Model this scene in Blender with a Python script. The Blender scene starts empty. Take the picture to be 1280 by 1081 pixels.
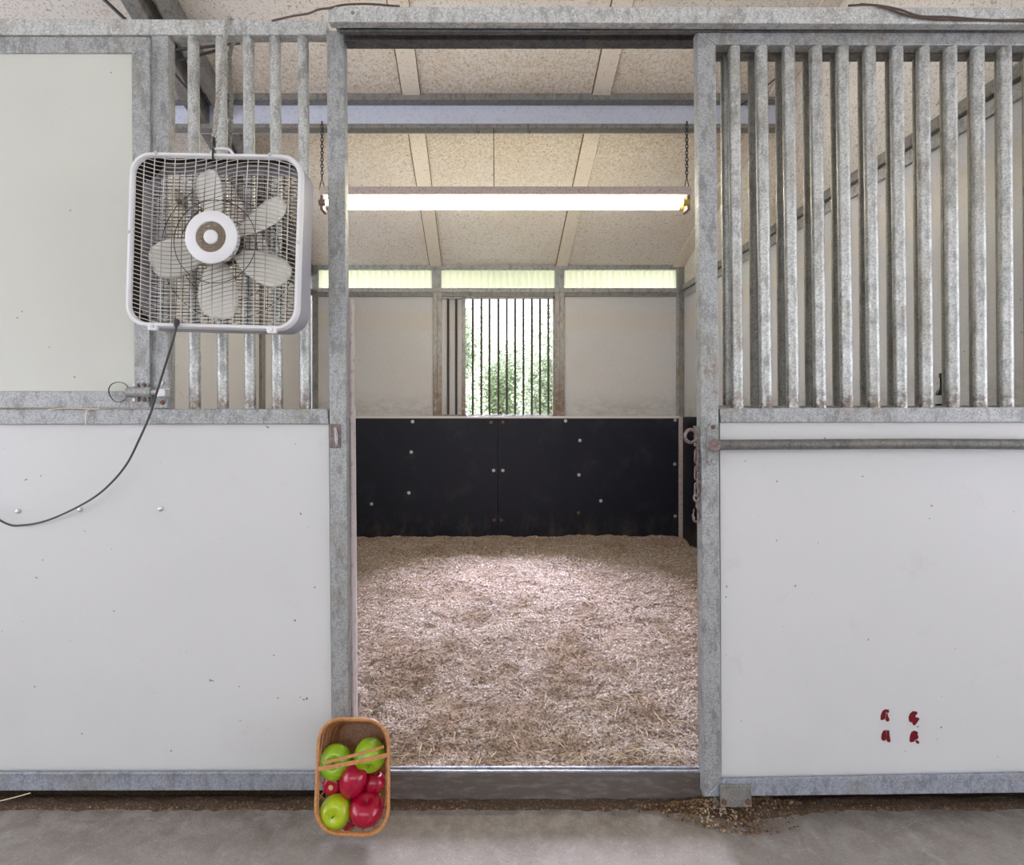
import bpy, bmesh, math, random
from mathutils import Vector, Matrix, noise
random.seed(7)
C = bpy.context.scene.collection
SC = bpy.context.scene

# ------------------------------------------------------------------ camera
F, CX, CY, CD, CZ = 690.0, 605.0, 520.5, 1.85, 1.30      # focal length in pixels, vanishing point, distance to stall front, eye height
cam = bpy.data.cameras.new('camera'); camo = bpy.data.objects.new('camera', cam); C.objects.link(camo)
camo.location = (0, -CD, CZ); camo.rotation_euler = (math.pi/2, 0, 0)
cam.sensor_width = 36; cam.lens = F/1280*36
cam.shift_x = (640-CX)/1280; cam.shift_y = -(540.5-CY)/1280
cam.clip_start = .02; cam.clip_end = 200
SC.camera = camo
# ------------------------------------------------------------------ world, lights, exposure
W = bpy.data.worlds.new('overcast_sky'); SC.world = W; W.use_nodes = True
nt = W.node_tree; bg = nt.nodes['Background']
tc = nt.nodes.new('ShaderNodeTexCoord'); sep = nt.nodes.new('ShaderNodeSeparateXYZ'); cr = nt.nodes.new('ShaderNodeValToRGB')
nt.links.new(tc.outputs['Generated'], sep.inputs[0]); nt.links.new(sep.outputs['Z'], cr.inputs[0]); nt.links.new(cr.outputs[0], bg.inputs[0])
cr.color_ramp.elements[0].position = 0.0; cr.color_ramp.elements[0].color = (.93, .95, 1.0, 1)
cr.color_ramp.elements[1].position = .7; cr.color_ramp.elements[1].color = (.74, .84, 1.0, 1)
bg.inputs[1].default_value = 4.0
def area(name, loc, rot, sx, sy, power, col):
    l = bpy.data.lights.new(name, 'AREA'); l.shape = 'RECTANGLE'; l.size = sx; l.size_y = sy; l.energy = power; l.color = col
    o = bpy.data.objects.new(name, l); o.location = loc; o.rotation_euler = rot; C.objects.link(o); return o
# unseen fill lamp added behind the viewer, and skylight through the stall's rear window
area('aisle_fill', (-.6, -4.3, 2.3), (math.radians(80), 0, 0), 5.0, 1.6, 57, (.95, .965, 1.0))
sl_ = bpy.data.lights.new('hazy_sun', 'SUN'); sl_.energy = 76; sl_.angle = math.radians(50); sl_.color = (.80, .78, 1.0)
so_ = bpy.data.objects.new('hazy_sun', sl_); so_.rotation_euler = (math.radians(-51), 0, 0); so_.location = (0,9,9); C.objects.link(so_)
SC.view_settings.view_transform = 'Standard'; SC.view_settings.look = 'None'
SC.view_settings.gamma = 1; SC.view_settings.use_curve_mapping = False
SC.view_settings.exposure = 0.0
SC.cycles.use_denoising = True; SC.cycles.max_bounces = 10; SC.cycles.diffuse_bounces = 6

# ------------------------------------------------------------------ helpers
def P(px, py, Y):
    d = Y+CD
    return Vector(((px-CX)/F*d, Y, CZ-(py-CY)/F*d))
def ceil_z(Y): return 4.041-.34*Y if Y > -.6 else 4.245+.34*(Y+.6)

class MB:
    def __init__(s): s.v = []; s.f = []
    def add(s, vs, fs):
        b = len(s.v); s.v += [tuple(v) for v in vs]; s.f += [tuple(i+b for i in f) for f in fs]; return s
    def hexa(s, a):   # 8 corners: bottom 4 then top 4
        return s.add(a, [(0,3,2,1),(4,5,6,7),(0,1,5,4),(1,2,6,5),(2,3,7,6),(3,0,4,7)])
    def box(s, a, b):
        x0,y0,z0 = a; x1,y1,z1 = b
        return s.hexa([(x0,y0,z0),(x1,y0,z0),(x1,y1,z0),(x0,y1,z0),(x0,y0,z1),(x1,y0,z1),(x1,y1,z1),(x0,y1,z1)])
    def slab(s, q, Y, t):  # q: four pixel corners (tl, tr, br, bl) on the plane at distance Y, thickness t going back
        p = [P(x, y, Y) for x, y in q]; o = Vector((0, t, 0))
        tl, tr, br, bl = p
        return s.hexa([bl, br, br+o, bl+o, tl, tr, tr+o, tl+o])
    def rect(s, x0, y0, x1, y1, Y, t): return s.slab([(x0,y0),(x1,y0),(x1,y1),(x0,y1)], Y, t)
    def tube(s, path, r, n=10, closed=False, caps=True, twist=0):
        path = [Vector(p) for p in path]; m = len(path); rings = []
        up = Vector((0,0,1))
        prev = None
        for i in range(m):
            if closed: t = path[(i+1)%m]-path[i-1]
            else: t = path[min(i+1,m-1)]-path[max(i-1,0)]
            t.normalize()
            if prev is None:
                a = up if abs(t.z) < .9 else Vector((1,0,0))
                u = t.cross(a).normalized()
            else:
                u = (prev - t*prev.dot(t)).normalized()
            prev = u; w = t.cross(u)
            rr = r[i] if isinstance(r, (list,tuple)) else r
            rings.append([path[i]+(u*math.cos(2*math.pi*k/n)+w*math.sin(2*math.pi*k/n))*rr for k in range(n)])
        vs = [v for R in rings for v in R]; fs = []
        for i in range(m if closed else m-1):
            j = (i+1)%m
            for k in range(n): fs.append((i*n+k, i*n+(k+1)%n, j*n+(k+1)%n, j*n+k))
        if caps and not closed: fs.append(tuple(range(n))[::-1]); fs.append(tuple((m-1)*n+k for k in range(n)))
        return s.add(vs, fs)
    def lathe(s, prof, origin, axis=(0,0,1), n=24):  # prof: (radius, height)
        ax = Vector(axis).normalized(); a = Vector((1,0,0)) if abs(ax.x) < .9 else Vector((0,1,0))
        u = ax.cross(a).normalized(); w = ax.cross(u); o = Vector(origin); vs = []; fs = []
        for r, h in prof:
            for k in range(n):
                t = 2*math.pi*k/n; vs.append(o+ax*h+(u*math.cos(t)+w*math.sin(t))*max(r, 1e-5))
        for i in range(len(prof)-1):
            for k in range(n): fs.append((i*n+k, i*n+(k+1)%n, (i+1)*n+(k+1)%n, (i+1)*n+k))
        fs.append(tuple(range(n))[::-1]); fs.append(tuple((len(prof)-1)*n+k for k in range(n)))
        return s.add(vs, fs)
    def poly(s, pts, off):
        off = Vector(off); n = len(pts); pts = [Vector(p) for p in pts]
        return s.add(pts+[p+off for p in pts], [tuple(range(n)), tuple(range(2*n-1, n-1, -1))]+[(k, k+n, (k+1)%n+n, (k+1)%n) for k in range(n)])
    def build(s, name, mat, parent=None, bevel=0, smooth=False, label=None):
        me = bpy.data.meshes.new(name); off = parent_loc(parent) if parent else Vector((0,0,0))
        if not parent and s.v:      # origin at the base centre
            xs = [v[0] for v in s.v]; ys = [v[1] for v in s.v]; zs = [v[2] for v in s.v]
            off = Vector(((min(xs)+max(xs))/2, (min(ys)+max(ys))/2, min(zs)))
        me.from_pydata([tuple(Vector(v)-off) for v in s.v], [], s.f); me.validate(); me.update()
        bm = bmesh.new(); bm.from_mesh(me); bmesh.ops.recalc_face_normals(bm, faces=bm.faces); bm.to_mesh(me); bm.free()
        me.materials.append(mat)
        o = bpy.data.objects.new(name, me); C.objects.link(o)
        if parent: o.parent = parent
        else: o.location = off
        if smooth:
            me.polygons.foreach_set('use_smooth', [True]*len(me.polygons))
            try: me.set_sharp_from_angle(angle=math.radians(40))
            except Exception: pass
        if bevel:
            b = o.modifiers.new('edge', 'BEVEL'); b.width = bevel; b.segments = 2; b.limit_method = 'ANGLE'; b.angle_limit = math.radians(40)
        if label: o['label'] = label
        return o
def parent_loc(p):
    v = Vector((0,0,0))
    while p: v += p.location; p = p.parent
    return v
def tag(o, label, cat, group=None, kind=None):
    o['label'] = label; o['category'] = cat
    if group: o['group'] = group
    if kind: o['kind'] = kind
    return o
def empty(name, loc, label, cat, group=None, kind=None):
    o = bpy.data.objects.new(name, None); o.location = loc; o.empty_display_size = .05; C.objects.link(o)
    return tag(o, label, cat, group, kind)
def smooth_path(pts, k=8):
    pts = [Vector(p) for p in pts]; out = []
    for i in range(len(pts)-1):
        p0 = pts[max(i-1,0)]; p1 = pts[i]; p2 = pts[i+1]; p3 = pts[min(i+2, len(pts)-1)]
        for j in range(k):
            t = j/k
            out.append(.5*((2*p1)+(p2-p0)*t+(2*p0-5*p1+4*p2-p3)*t*t+(3*p1-p0-3*p2+p3)*t**3))
    out.append(pts[-1]); return out

# ------------------------------------------------------------------ materials
def mat(name, col, rough=.6, metal=0, spec=.5):
    m = bpy.data.materials.new(name); m.use_nodes = True
    b = m.node_tree.nodes['Principled BSDF']
    b.inputs['Base Color'].default_value = (*col, 1); b.inputs['Roughness'].default_value = rough
    b.inputs['Metallic'].default_value = metal; b.inputs['Specular IOR Level'].default_value = spec
    return m
class NT:
    """chain colour layers on a material"""
    def __init__(s, m, col):
        s.m = m; s.t = m.node_tree; s.n = s.t.nodes; s.b = s.n['Principled BSDF']
        s.pos = s.n.new('ShaderNodeNewGeometry').outputs['Position']
        s.c = s.n.new('ShaderNodeRGB').outputs[0]; s.c.default_value = (*col, 1); s.fin()
    def fin(s): s.t.links.new(s.c, s.b.inputs['Base Color'])
    def noise(s, scale, detail=4, rough=.6, lo=.4, hi=.6, stretch=None, dist=0):
        co = s.pos
        if stretch:
            mp = s.n.new('ShaderNodeMapping'); mp.inputs['Scale'].default_value = stretch; s.t.links.new(co, mp.inputs['Vector']); co = mp.outputs[0]
        t = s.n.new('ShaderNodeTexNoise'); t.inputs['Scale'].default_value = scale; t.inputs['Detail'].default_value = detail
        t.inputs['Roughness'].default_value = rough; t.inputs['Distortion'].default_value = dist; s.t.links.new(co, t.inputs['Vector'])
        return s.ramp(t.outputs['Fac'], lo, hi)
    def voro(s, scale, lo, hi, feature='F1', out='Distance'):
        t = s.n.new('ShaderNodeTexVoronoi'); t.inputs['Scale'].default_value = scale; t.feature = feature; s.t.links.new(s.pos, t.inputs['Vector'])
        return s.ramp(t.outputs[out], lo, hi)
    def ramp(s, sock, lo, hi):
        r = s.n.new('ShaderNodeMapRange'); r.inputs['From Min'].default_value = lo; r.inputs['From Max'].default_value = hi
        r.interpolation_type = 'SMOOTHSTEP'
        s.t.links.new(sock, r.inputs['Value']); return r.outputs['Result']
    def axis(s, ax, lo, hi):
        x = s.n.new('ShaderNodeSeparateXYZ'); s.t.links.new(s.pos, x.inputs[0]); return s.ramp(x.outputs[ax], lo, hi)
    def mul(s, a, b):
        m = s.n.new('ShaderNodeMath'); m.operation = 'MULTIPLY'; s.t.links.new(a, m.inputs[0])
        if isinstance(b, (int,float)): m.inputs[1].default_value = b
        else: s.t.links.new(b, m.inputs[1])
        return m.outputs[0]
    def layer(s, fac, col, amt=1.0):
        x = s.n.new('ShaderNodeMix'); x.data_type = 'RGBA'
        f = s.mul(fac, amt); s.t.links.new(f, x.inputs['Factor']); s.t.links.new(s.c, x.inputs['A']); x.inputs['B'].default_value = (*col, 1)
        s.c = x.outputs['Result']; s.fin(); return s
    def bump(s, h, strength, dist=.002):
        b = s.n.new('ShaderNodeBump'); b.inputs['Strength'].default_value = strength; b.inputs['Distance'].default_value = dist
        s.t.links.new(h, b.inputs['Height']); s.t.links.new(b.outputs[0], s.b.inputs['Normal']); return s
    def rough(s, fac, a, b_):
        r = s.n.new('ShaderNodeMapRange'); r.inputs['To Min'].default_value = a; r.inputs['To Max'].default_value = b_
        s.t.links.new(fac, r.inputs['Value']); s.t.links.new(r.outputs[0], s.b.inputs['Roughness']); return s

def galv(name, base=(.295,.305,.308), metal=.35, rust=.5, drops=0.22, seam=False):
    m = mat(name, base, .5, metal); k = NT(m, base)
    k.layer(k.voro(130, .15, .65), tuple(min(.85,c*1.6) for c in base), .65)
    k.layer(k.noise(230, 3, .8, .50, .62), tuple(c*.5 for c in base), .5)
    k.layer(k.noise(34, 4, .7, .48, .64, (1,1,.45)), tuple(c*.55 for c in base), .6)
    k.layer(k.noise(27, 4, .7, .54, .68, (1,1,.6)), tuple(min(.85,c*1.5) for c in base), .55)
    k.layer(k.noise(7, 5, .7, .48, .72, (1,1,.5)), (.25,.225,.18), .55)
    k.layer(k.noise(120, 2, .5, .60, .68), (.80,.80,.78), drops)
    k.layer(k.noise(9, 6, .8, .57, .68, (1,1,.6)), (.19,.115,.065), rust)
    if seam: # rust where bars meet the middle rail
        z = k.mul(k.axis('Z', 1.42, 1.33), k.axis('Z', 1.316, 1.324))
        k.layer(k.mul(z, k.noise(50, 3, .7, .35, .6)), (.13,.075,.045), .75)
    k.bump(k.noise(180, 3, .7, .3, .7), .35, .001); k.rough(k.noise(60, 3, .6, .3, .7), .35, .62)
    return m
M_GALV = galv('galvanised_steel')
M_GALV_BAR = galv('galvanised_bar', (.42,.43,.42), .75, .4, .45, True)
M_GALV_DARK = galv('aged_galvanised', (.20,.195,.185), .3, .6, .12)
M_HDR = galv('weathered_header', (.42,.43,.42), .2, .35, .6)
M_PIPE = galv('dull_pipe', (.13,.13,.125), .4, .4, .1)
M_PLATE = galv('dull_plate', (.25,.255,.25), .3, .5, .1)
M_WINPOST = galv('rusty_window_post', (.30,.29,.28), .25, .6, .15)
M_GALV_BLUE = galv('blue_galvanised', (.27,.29,.335), .25, .15, .12, False)
M_BEAM = mat('painted_beam', (.60,.64,.76), .5); NT(M_BEAM, (.60,.64,.76)); (lambda k: k.layer(k.noise(60,4,.8,.5,.66), (.38,.39,.42), .5).layer(k.noise(9,5,.8,.56,.7), (.36,.33,.30), .4))(NT(M_BEAM, (.60,.64,.76)))
M_TRACK = galv('oxidised_track', (.10,.10,.105), .4, .5, .1, False)
def panel(name, col=(.62,.625,.625), dirt=.25, extra=None):
    m = mat(name, col, .38, 0, .45); k = NT(m, col)
    k.layer(k.noise(1.6, 4, .6, .45, .8), tuple(c*.90 for c in col), .5)
    k.layer(k.noise(50, 1, .5,   .79, .81), (.12,.11,.10), .8)
    k.layer(k.noise(7, 5, .7, .60, .85), (.40,.36,.30), dirt)
    if extra: extra(k)
    k.bump(k.noise(30, 3, .6, .3, .7), .05, .002)
    return m
M_PANEL = panel('white_wall_panel')
def backstain(k):
    z = k.mul(k.axis('Z', 1.58, 1.34), k.noise(6, 7, .8, .35, .7, (1,1,2.2)))
    k.layer(z, (.25,.23,.21), .6)
    b = k.mul(k.axis('Z', 2.15, 2.17), k.axis('Z', 2.35, 2.33))
    k.layer(b, (.60,.52,.40), .30)
    k.layer(k.noise(90, 4, .85, .52, .68), (.33,.31,.28), .45)
M_PANEL_BACK = panel('worn_white_panel', (.56,.57,.595), .3, backstain)
def ceilmat():
    col = (.68,.65,.61); m = mat('flyspecked_board', col, .8, 0, .2); k = NT(m, col)
    k.layer(k.noise(2.2, 5, .65, .4, .75), (.60,.53,.44), .45)
    k.layer(k.noise(55, 4, .75, .56, .64), (.24,.18,.12), .7)
    k.layer(k.noise(120, 3, .7, .58, .66), (.15,.09,.06), .75)
    k.layer(k.noise(9, 6, .8, .56, .70), (.42,.30,.20), .5)
    # fly dirt thickest around lamp and beam; its yellow also paints in lamplight
    k.layer(k.mul(k.mul(k.axis('Y', 1.2, 1.8), k.axis('Y', 2.9, 2.1)), k.noise(48, 5, .8, .42, .62)), (.40,.29,.14), .6)
    k.bump(k.noise(40, 4, .7, .3, .7), .25, .004)
    return m
M_CEIL = ceilmat()
M_BATTEN = (lambda m: (NT(m, (.66,.61,.54)).layer(NT(m, (.66,.61,.54)).noise(60, 3, .7, .56, .66), (.36,.25,.15), .6), m)[1])(mat('painted_batten', (.66,.61,.54), .8))
M_SEAM = mat('dirty_seam', (.16,.10,.06), .9, 0, .1)
def concmat():
    col = (.36,.325,.30); m = mat('trowelled_concrete', col, .55, 0, .35); k = NT(m, col)
    k.layer(k.noise(3.5, 6, .65, .4, .7, dist=1.2), (.27,.24,.215), .8)
    k.layer(k.noise(22, 6, .75, .5, .7, dist=.6), (.50,.47,.44), .5)
    k.layer(k.noise(240, 3, .8, .55, .7), (.18,.155,.14), .5)
    # damp dirt along the stall front
    k.layer(k.mul(k.axis('Y', -.30, -.02), k.noise(14, 5, .7, .35, .65)), (.14,.11,.085), .6)
    k.layer(k.noise(150, 4, .8, .56, .66), (.62,.59,.56), .5)
    k.layer(k.noise(70, 5, .85, .54, .68), (.17,.14,.12), .5)
    t = k.noise(16, 8, .8, .3, .7, dist=1.5); k.bump(t, .5, .004); k.rough(k.noise(9, 4, .6, .3, .7), .35, .7)
    return m
M_CONC = concmat()
M_DIRT = (lambda m: (NT(m, (.075,.05,.035)).layer(NT(m, (.075,.05,.035)).noise(130, 4, .8, .5, .66), (.26,.18,.11), .8), m)[1])(mat('packed_dirt', (.075,.05,.035), .9, 0, .2))
M_SILL = (lambda m: (NT(m, (.11,.09,.08)).layer(NT(m, (.11,.09,.08)).noise(12, 5, .75, .45, .65, (1,1,4)), (.24,.21,.19), .5), m)[1])(mat('stained_sill', (.11,.09,.08), .75))
def rust_low(m):
    t = m.node_tree; b = t.nodes['Principled BSDF']; src = b.inputs['Base Color'].links[0].from_socket
    k = NT.__new__(NT); k.m, k.t, k.n, k.b = m, t, t.nodes, b; k.pos = t.nodes.new('ShaderNodeNewGeometry').outputs['Position']; k.c = src
    k.layer(k.mul(k.axis('Z', 1.95, 1.36), k.noise(20, 5, .7, .25, .6)), (.17,.10,.06), .85)
rust_low(M_WINPOST)
def rubber():
    col = (.010,.012,.022); m = mat('black_kickboard', col, .5, 0, .3); k = NT(m, col)
    k.layer(k.noise(3, 6, .7, .5, .8), (.035,.038,.055), .7)
    k.layer(k.noise(200, 3, .8, .62, .7), (.16,.15,.15), .45)
    k.layer(k.mul(k.axis('Z', .42, .1), k.noise(8, 6, .75, .45, .7, (1,1,.5))), (.10,.085,.07), .6)
    k.bump(k.noise(60, 3, .7, .3, .7), .2, .003)
    return m
M_RUB = rubber()
def bedmat(name, cols):
    m = mat(name, cols[0], .85, 0, .2); t = m.node_tree; g = t.nodes.new('ShaderNodeNewGeometry'); r = t.nodes.new('ShaderNodeValToRGB')
    r.color_ramp.elements[0].color = (*cols[0], 1); r.color_ramp.elements[1].color = (*cols[-1], 1)
    for i, c in enumerate(cols[1:-1]): e = r.color_ramp.elements.new((i+1)/(len(cols)-1)); e.color = (*c, 1)
    t.links.new(g.outputs['Random Per Island'], r.inputs[0])
    n = t.nodes.new('ShaderNodeTexNoise'); n.inputs['Scale'].default_value = 3.2; n.inputs['Detail'].default_value = 6; n.inputs['Roughness'].default_value = .75
    t.links.new(g.outputs['Position'], n.inputs['Vector'])
    mr = t.nodes.new('ShaderNodeMapRange'); mr.inputs['From Min'].default_value = .50; mr.inputs['From Max'].default_value = .64; mr.inputs['To Max'].default_value = .85
    t.links.new(n.outputs['Fac'], mr.inputs[0])
    x = t.nodes.new('ShaderNodeMix'); x.data_type = 'RGBA'; x.blend_type = 'MULTIPLY'; sp = t.nodes.new('ShaderNodeSeparateXYZ'); t.links.new(g.outputs['Position'], sp.inputs[0])
    my = t.nodes.new('ShaderNodeMapRange'); my.inputs['From Min'].default_value = 2.0; my.inputs['From Max'].default_value = .2; my.inputs['To Max'].default_value = .10; t.links.new(sp.outputs['Y'], my.inputs[0])
    ad = t.nodes.new('ShaderNodeMath'); t.links.new(n.outputs['Fac'], ad.inputs[0]); t.links.new(my.outputs[0], ad.inputs[1]); t.links.new(ad.outputs[0], mr.inputs[0])
    t.links.new(mr.outputs[0], x.inputs['Factor']); t.links.new(r.outputs[0], x.inputs['A'])
    x.inputs['B'].default_value = (.50,.40,.29,1); t.links.new(x.outputs['Result'], t.nodes['Principled BSDF'].inputs['Base Color'])
    return m
M_BED = bedmat('wood_shavings', [(.20,.15,.10), (.52,.43,.36), (.68,.59,.54), (.80,.73,.70)])
M_BEDB = (lambda m: (NT(m, (.50,.38,.29)).layer(NT(m, (.5,.38,.29)).noise(150, 4, .8, .45, .6), (.22,.15,.09), .8).bump(NT(m, (.5,.38,.29)).noise(120, 4, .8, .3, .7), .6, .01), m)[1])(mat('trodden_shavings', (.5,.38,.29), .9, 0, .2))
M_WINBAR = mat('dark_window_bar', (.055,.04,.035), .6, .2)
M_STRAW = mat('straw', (.74,.64,.44), .6)
M_WHITE = mat('white_plastic', (.72,.72,.74), .38)
M_WIRE = mat('coated_wire', (.60,.57,.52), .45)
M_WIRE_DUSTY = mat('dusty_wire', (.055,.038,.027), .7)
M_BLADE = mat('fan_blade_plastic', (.80,.79,.74), .5)
M_BLACK = mat('black_cable', (.025,.025,.027), .45)
M_CORD = mat('grey_cord', (.06,.06,.058), .5)
M_ROPE = (lambda m: (NT(m, (.42,.40,.36)).layer(NT(m, (.5,.49,.44)).noise(220, 2, .6, .45, .6), (.17,.16,.14), .8), m)[1])(mat('wire_rope', (.5,.49,.44), .6))
M_RUST = (lambda m: (NT(m, (.17,.12,.11)).layer(NT(m, (.17,.12,.11)).noise(120, 4, .8, .45, .65), (.33,.29,.30), .7), m)[1])(mat('rusty_chain', (.17,.12,.11), .5, .6))
M_ZINC = mat('zinc_bolt', (.55,.55,.56), .35, .8)
M_RUSTBOLT = mat('rusty_bolt', (.16,.08,.05), .7, .2)
M_OLDWIRE = mat('old_brown_wire', (.09,.06,.045), .7)
M_RED = mat('red_letter', (.15,.004,.012), .6, 0, .2)
M_GLASS_BOTTLE = mat('dark_bottle_glass', (.012,.03,.02), .12)
M_LABEL = mat('paper_label', (.70,.70,.78), .6)
M_PINK = (lambda m: (NT(m, (.48,.42,.41)).layer(NT(m, (.48,.42,.41)).noise(40, 4, .7, .5, .65), (.28,.20,.17), .6), m)[1])(mat('faded_trim', (.48,.42,.41), .6))
M_FIXT = (lambda m: (NT(m, (.55,.47,.45)).layer(NT(m, (.55,.47,.45)).noise(90, 3, .7, .5, .65), (.28,.20,.18), .7), m)[1])(mat('lamp_housing', (.55,.47,.45), .5))
def emis(name, col, s):
    m = mat(name, col); b = m.node_tree.nodes['Principled BSDF']; b.inputs['Emission Color'].default_value = (*col, 1); b.inputs['Emission Strength'].default_value = s; return m
M_TUBE = emis('lit_fluorescent_tube', (1.0, .93, .72), 27)
M_SOCKET = mat('yellowed_socket', (.5,.42,.06), .5)
def frp():
    m = bpy.data.materials.new('translucent_corrugated'); m.use_nodes = True; t = m.node_tree; t.nodes.clear()
    o = t.nodes.new('ShaderNodeOutputMaterial'); mx = t.nodes.new('ShaderNodeMixShader'); a = t.nodes.new('ShaderNodeBsdfTranslucent'); d = t.nodes.new('ShaderNodeBsdfDiffuse')
    a.inputs[0].default_value = (.60,.585,.47,1); d.inputs[0].default_value = (.7,.72,.6,1); mx.inputs[0].default_value = .15
    t.links.new(a.outputs[0], mx.inputs[1]); t.links.new(d.outputs[0], mx.inputs[2]); t.links.new(mx.outputs[0], o.inputs[0]); return m
M_FRP = frp()
def leafm(name, a, b):
    m = bpy.data.materials.new(name); m.use_nodes = True; t = m.node_tree; t.nodes.clear()
    o = t.nodes.new('ShaderNodeOutputMaterial'); mx = t.nodes.new('ShaderNodeMixShader'); tr = t.nodes.new('ShaderNodeBsdfTranslucent'); d = t.nodes.new('ShaderNodeBsdfPrincipled')
    d.inputs['Roughness'].default_value = .4
    g = t.nodes.new('ShaderNodeNewGeometry'); r = t.nodes.new('ShaderNodeValToRGB'); r.color_ramp.elements[0].color = (*a,1); r.color_ramp.elements[1].color = (*b,1)
    t.links.new(g.outputs['Random Per Island'], r.inputs[0]); t.links.new(r.outputs[0], tr.inputs[0]); t.links.new(r.outputs[0], d.inputs['Base Color'])
    mx.inputs[0].default_value = .6; t.links.new(tr.outputs[0], mx.inputs[1]); t.links.new(d.outputs[0], mx.inputs[2]); t.links.new(mx.outputs[0], o.inputs[0]); return m
M_LEAF = leafm('leaf_green', (.09,.14,.06), (.42,.47,.30))
M_BARK = mat('bark', (.12,.09,.06), .9)
M_GRASS = mat('grass', (.24,.27,.17), .9)
def rattan(name, col, dark):
    m = mat(name, col, .42, 0, .5); k = NT(m, col); k.layer(k.noise(120, 4, .7, .4, .65), dark, .7); return m
M_RATTAN = rattan('rattan', (.50,.23,.075), (.33,.13,.04))
M_RATTAN_BASE = rattan('rattan_base', (.30,.12,.04), (.10,.035,.015))
def applemat(name, col, col2):
    m = mat(name, col, .16, 0, .6); k = NT(m, col); k.layer(k.noise(35, 4, .6, .4, .7), col2, .6); return m
M_GREENAPPLE = applemat('green_apple_skin', (.24,.43,.008), (.36,.54,.03))
M_YGREEN = applemat('yellow_green_apple_skin', (.36,.47,.008), (.44,.55,.02))
M_REDAPPLE = applemat('red_apple_skin', (.38,.002,.030), (.26,.0,.022))
M_STEM = mat('apple_stem', (.10,.09,.03), .7)
M_CALYX = mat('apple_calyx', (.75,.45,.20), .7)

# ================================================================== SETTING
def structure(o, label, cat): return tag(o, label, cat, None, 'structure')
# floor of the aisle
mb = MB(); n = 90; vs = []
xs = [-7+14*i/n for i in range(n+1)]
edge = [(x, .005+.02*noise.noise((x*6, 0, 3))+.008*noise.noise((x*23,0,1))) for x in xs]
bot = MB(); pts = [(-7,-9,0),(7,-9,0)]+[(x,y,0) for x,y in reversed(edge)]
bot.poly(pts, (0,0,-.12))
structure(bot.build('floor', M_CONC), 'grey trowelled concrete aisle floor in front of the stall', 'floor')
# dark base under the stalls
b = MB().box((-7,-.04,-.2), (7,3.7,-.002))
structure(b.build('floor_base', M_DIRT), 'dark dirt base that the stalls stand on', 'floor')
b = MB().box((-40,3.75,-.3), (40,60,-.05)); structure(b.build('ground_grass', M_GRASS), 'green ground outside behind the stable', 'ground')
b = MB().box((-40,-60,-.3), (40,-9,-.05)); structure(b.build('ground_yard', M_CONC), 'pale yard in front of the stable', 'ground')

# ceiling: sloped boards with battens
ce = empty('ceiling', (0,0,2.8), 'beige fly-specked sloping board ceiling over the stall', 'ceiling', kind='structure')
def slope(x0, x1, y0, y1, drop, t, name, m, par, **kw):
    z0, z1 = ceil_z(y0)-drop, ceil_z(y1)-drop
    b = MB().hexa([(x0,y0,z0),(x1,y0,z0),(x1,y1,z1),(x0,y1,z1),(x0,y0,z0+t),(x1,y0,z0+t),(x1,y1,z1+t),(x0,y1,z1+t)])
    return b.build(name, m, par, **kw)
slope(-7, 7, -.6, 3.98, 0, .05, 'ceiling_board', M_CEIL, ce)
b = MB().hexa([(-7,-6,ceil_z(-6)),(7,-6,ceil_z(-6)),(7,-.6,4.245),(-7,-.6,4.245),(-7,-6,ceil_z(-6)+.05),(7,-6,ceil_z(-6)+.05),(7,-.6,4.295),(-7,-.6,4.295)])
b.build('ceiling_board', M_CEIL, ce)
for x in (-4.24, -2.99, -.479, .775, 3.28):
    slope(x-.058, x+.058, -.55, 3.655, .014, .018, 'batten', M_BATTEN, ce)
    for sx in ((-.066, -.058), (.058, .062)): slope(x+sx[0], x+sx[1], -.55, 3.655, .006, .008, 'batten_seam', M_SEAM, ce)
slope(1.88, 1.985, -.55, 3.655, .022, .02, 'batten', M_BATTEN, ce)

# rafters along the left partition, seen through the bars
r = slope(-1.94, -1.845, -.55, 3.64, .15, .14, 'trim_1', M_GALV_DARK, None, bevel=.003); structure(r, 'dark steel rafter over the left partition, farther of the pair', 'rafter')
r = slope(-1.78, -1.70, -.55, 3.64, .11, .10, 'trim_2', M_GALV_DARK, None, bevel=.003); structure(r, 'dark steel rafter over the left partition, nearer of the pair', 'rafter')

# back wall
XR, XL = 1.99, -1.72
YB = 3.66
wb = empty('wall_back', (0.05,YB,0), 'white panelled rear stall wall in grey steel framing', 'wall', kind='structure')
def bp(name, x0, y0, x1, y1, Y, t, m, par=wb, bev=.002): return MB().rect(x0,y0,x1,y1,Y,t).build(name, m, par, bevel=bev)
xl, xr = -260, 1100
bp('steel_post', 390,331,397,672,YB-.02,.06,M_GALV_DARK)
for x0,x1 in ((541,546.4),(546.6,552),(694,699.6),(699.8,706)): bp('steel_post', x0,364,x1,521,YB-.02,.05,M_WINPOST)
for x0,x1 in ((540,551),(694,705)): bp('steel_post', x0,331,x1,364,YB-.02,.05,M_GALV)
bp('steel_post', 846,331,855,521,YB-.02,.05,M_GALV)
bp('steel_rail', 397.1,331,845.9,336.5,YB-.025,.06,M_GALV)
bp('steel_rail', 397.1,359.8,845.9,365.2,YB-.03,.06,M_GALV)
bp('steel_rail', 397.1,365.4,845.9,370.6,YB-.018,.05,M_GALV_DARK)
bp('white_panel', 397,370,541.5,521,YB,.02,M_PANEL_BACK)
bp('white_panel', 705.5,370,846,521,YB,.02,M_PANEL_BACK)
bp('white_panel', 551.5,372,580,521,YB+.035,.015,M_PANEL_BACK)
bp('white_panel', 390,521,858,700,YB+.03,.02,M_PANEL_BACK)
bp('white_panel', -300,331,389.5,700,YB,.02,M_PANEL_BACK)
MB().box((2.06,YB,0),(7,YB+.02,2.8)).build('white_panel', M_PANEL_BACK, wb)
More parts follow.
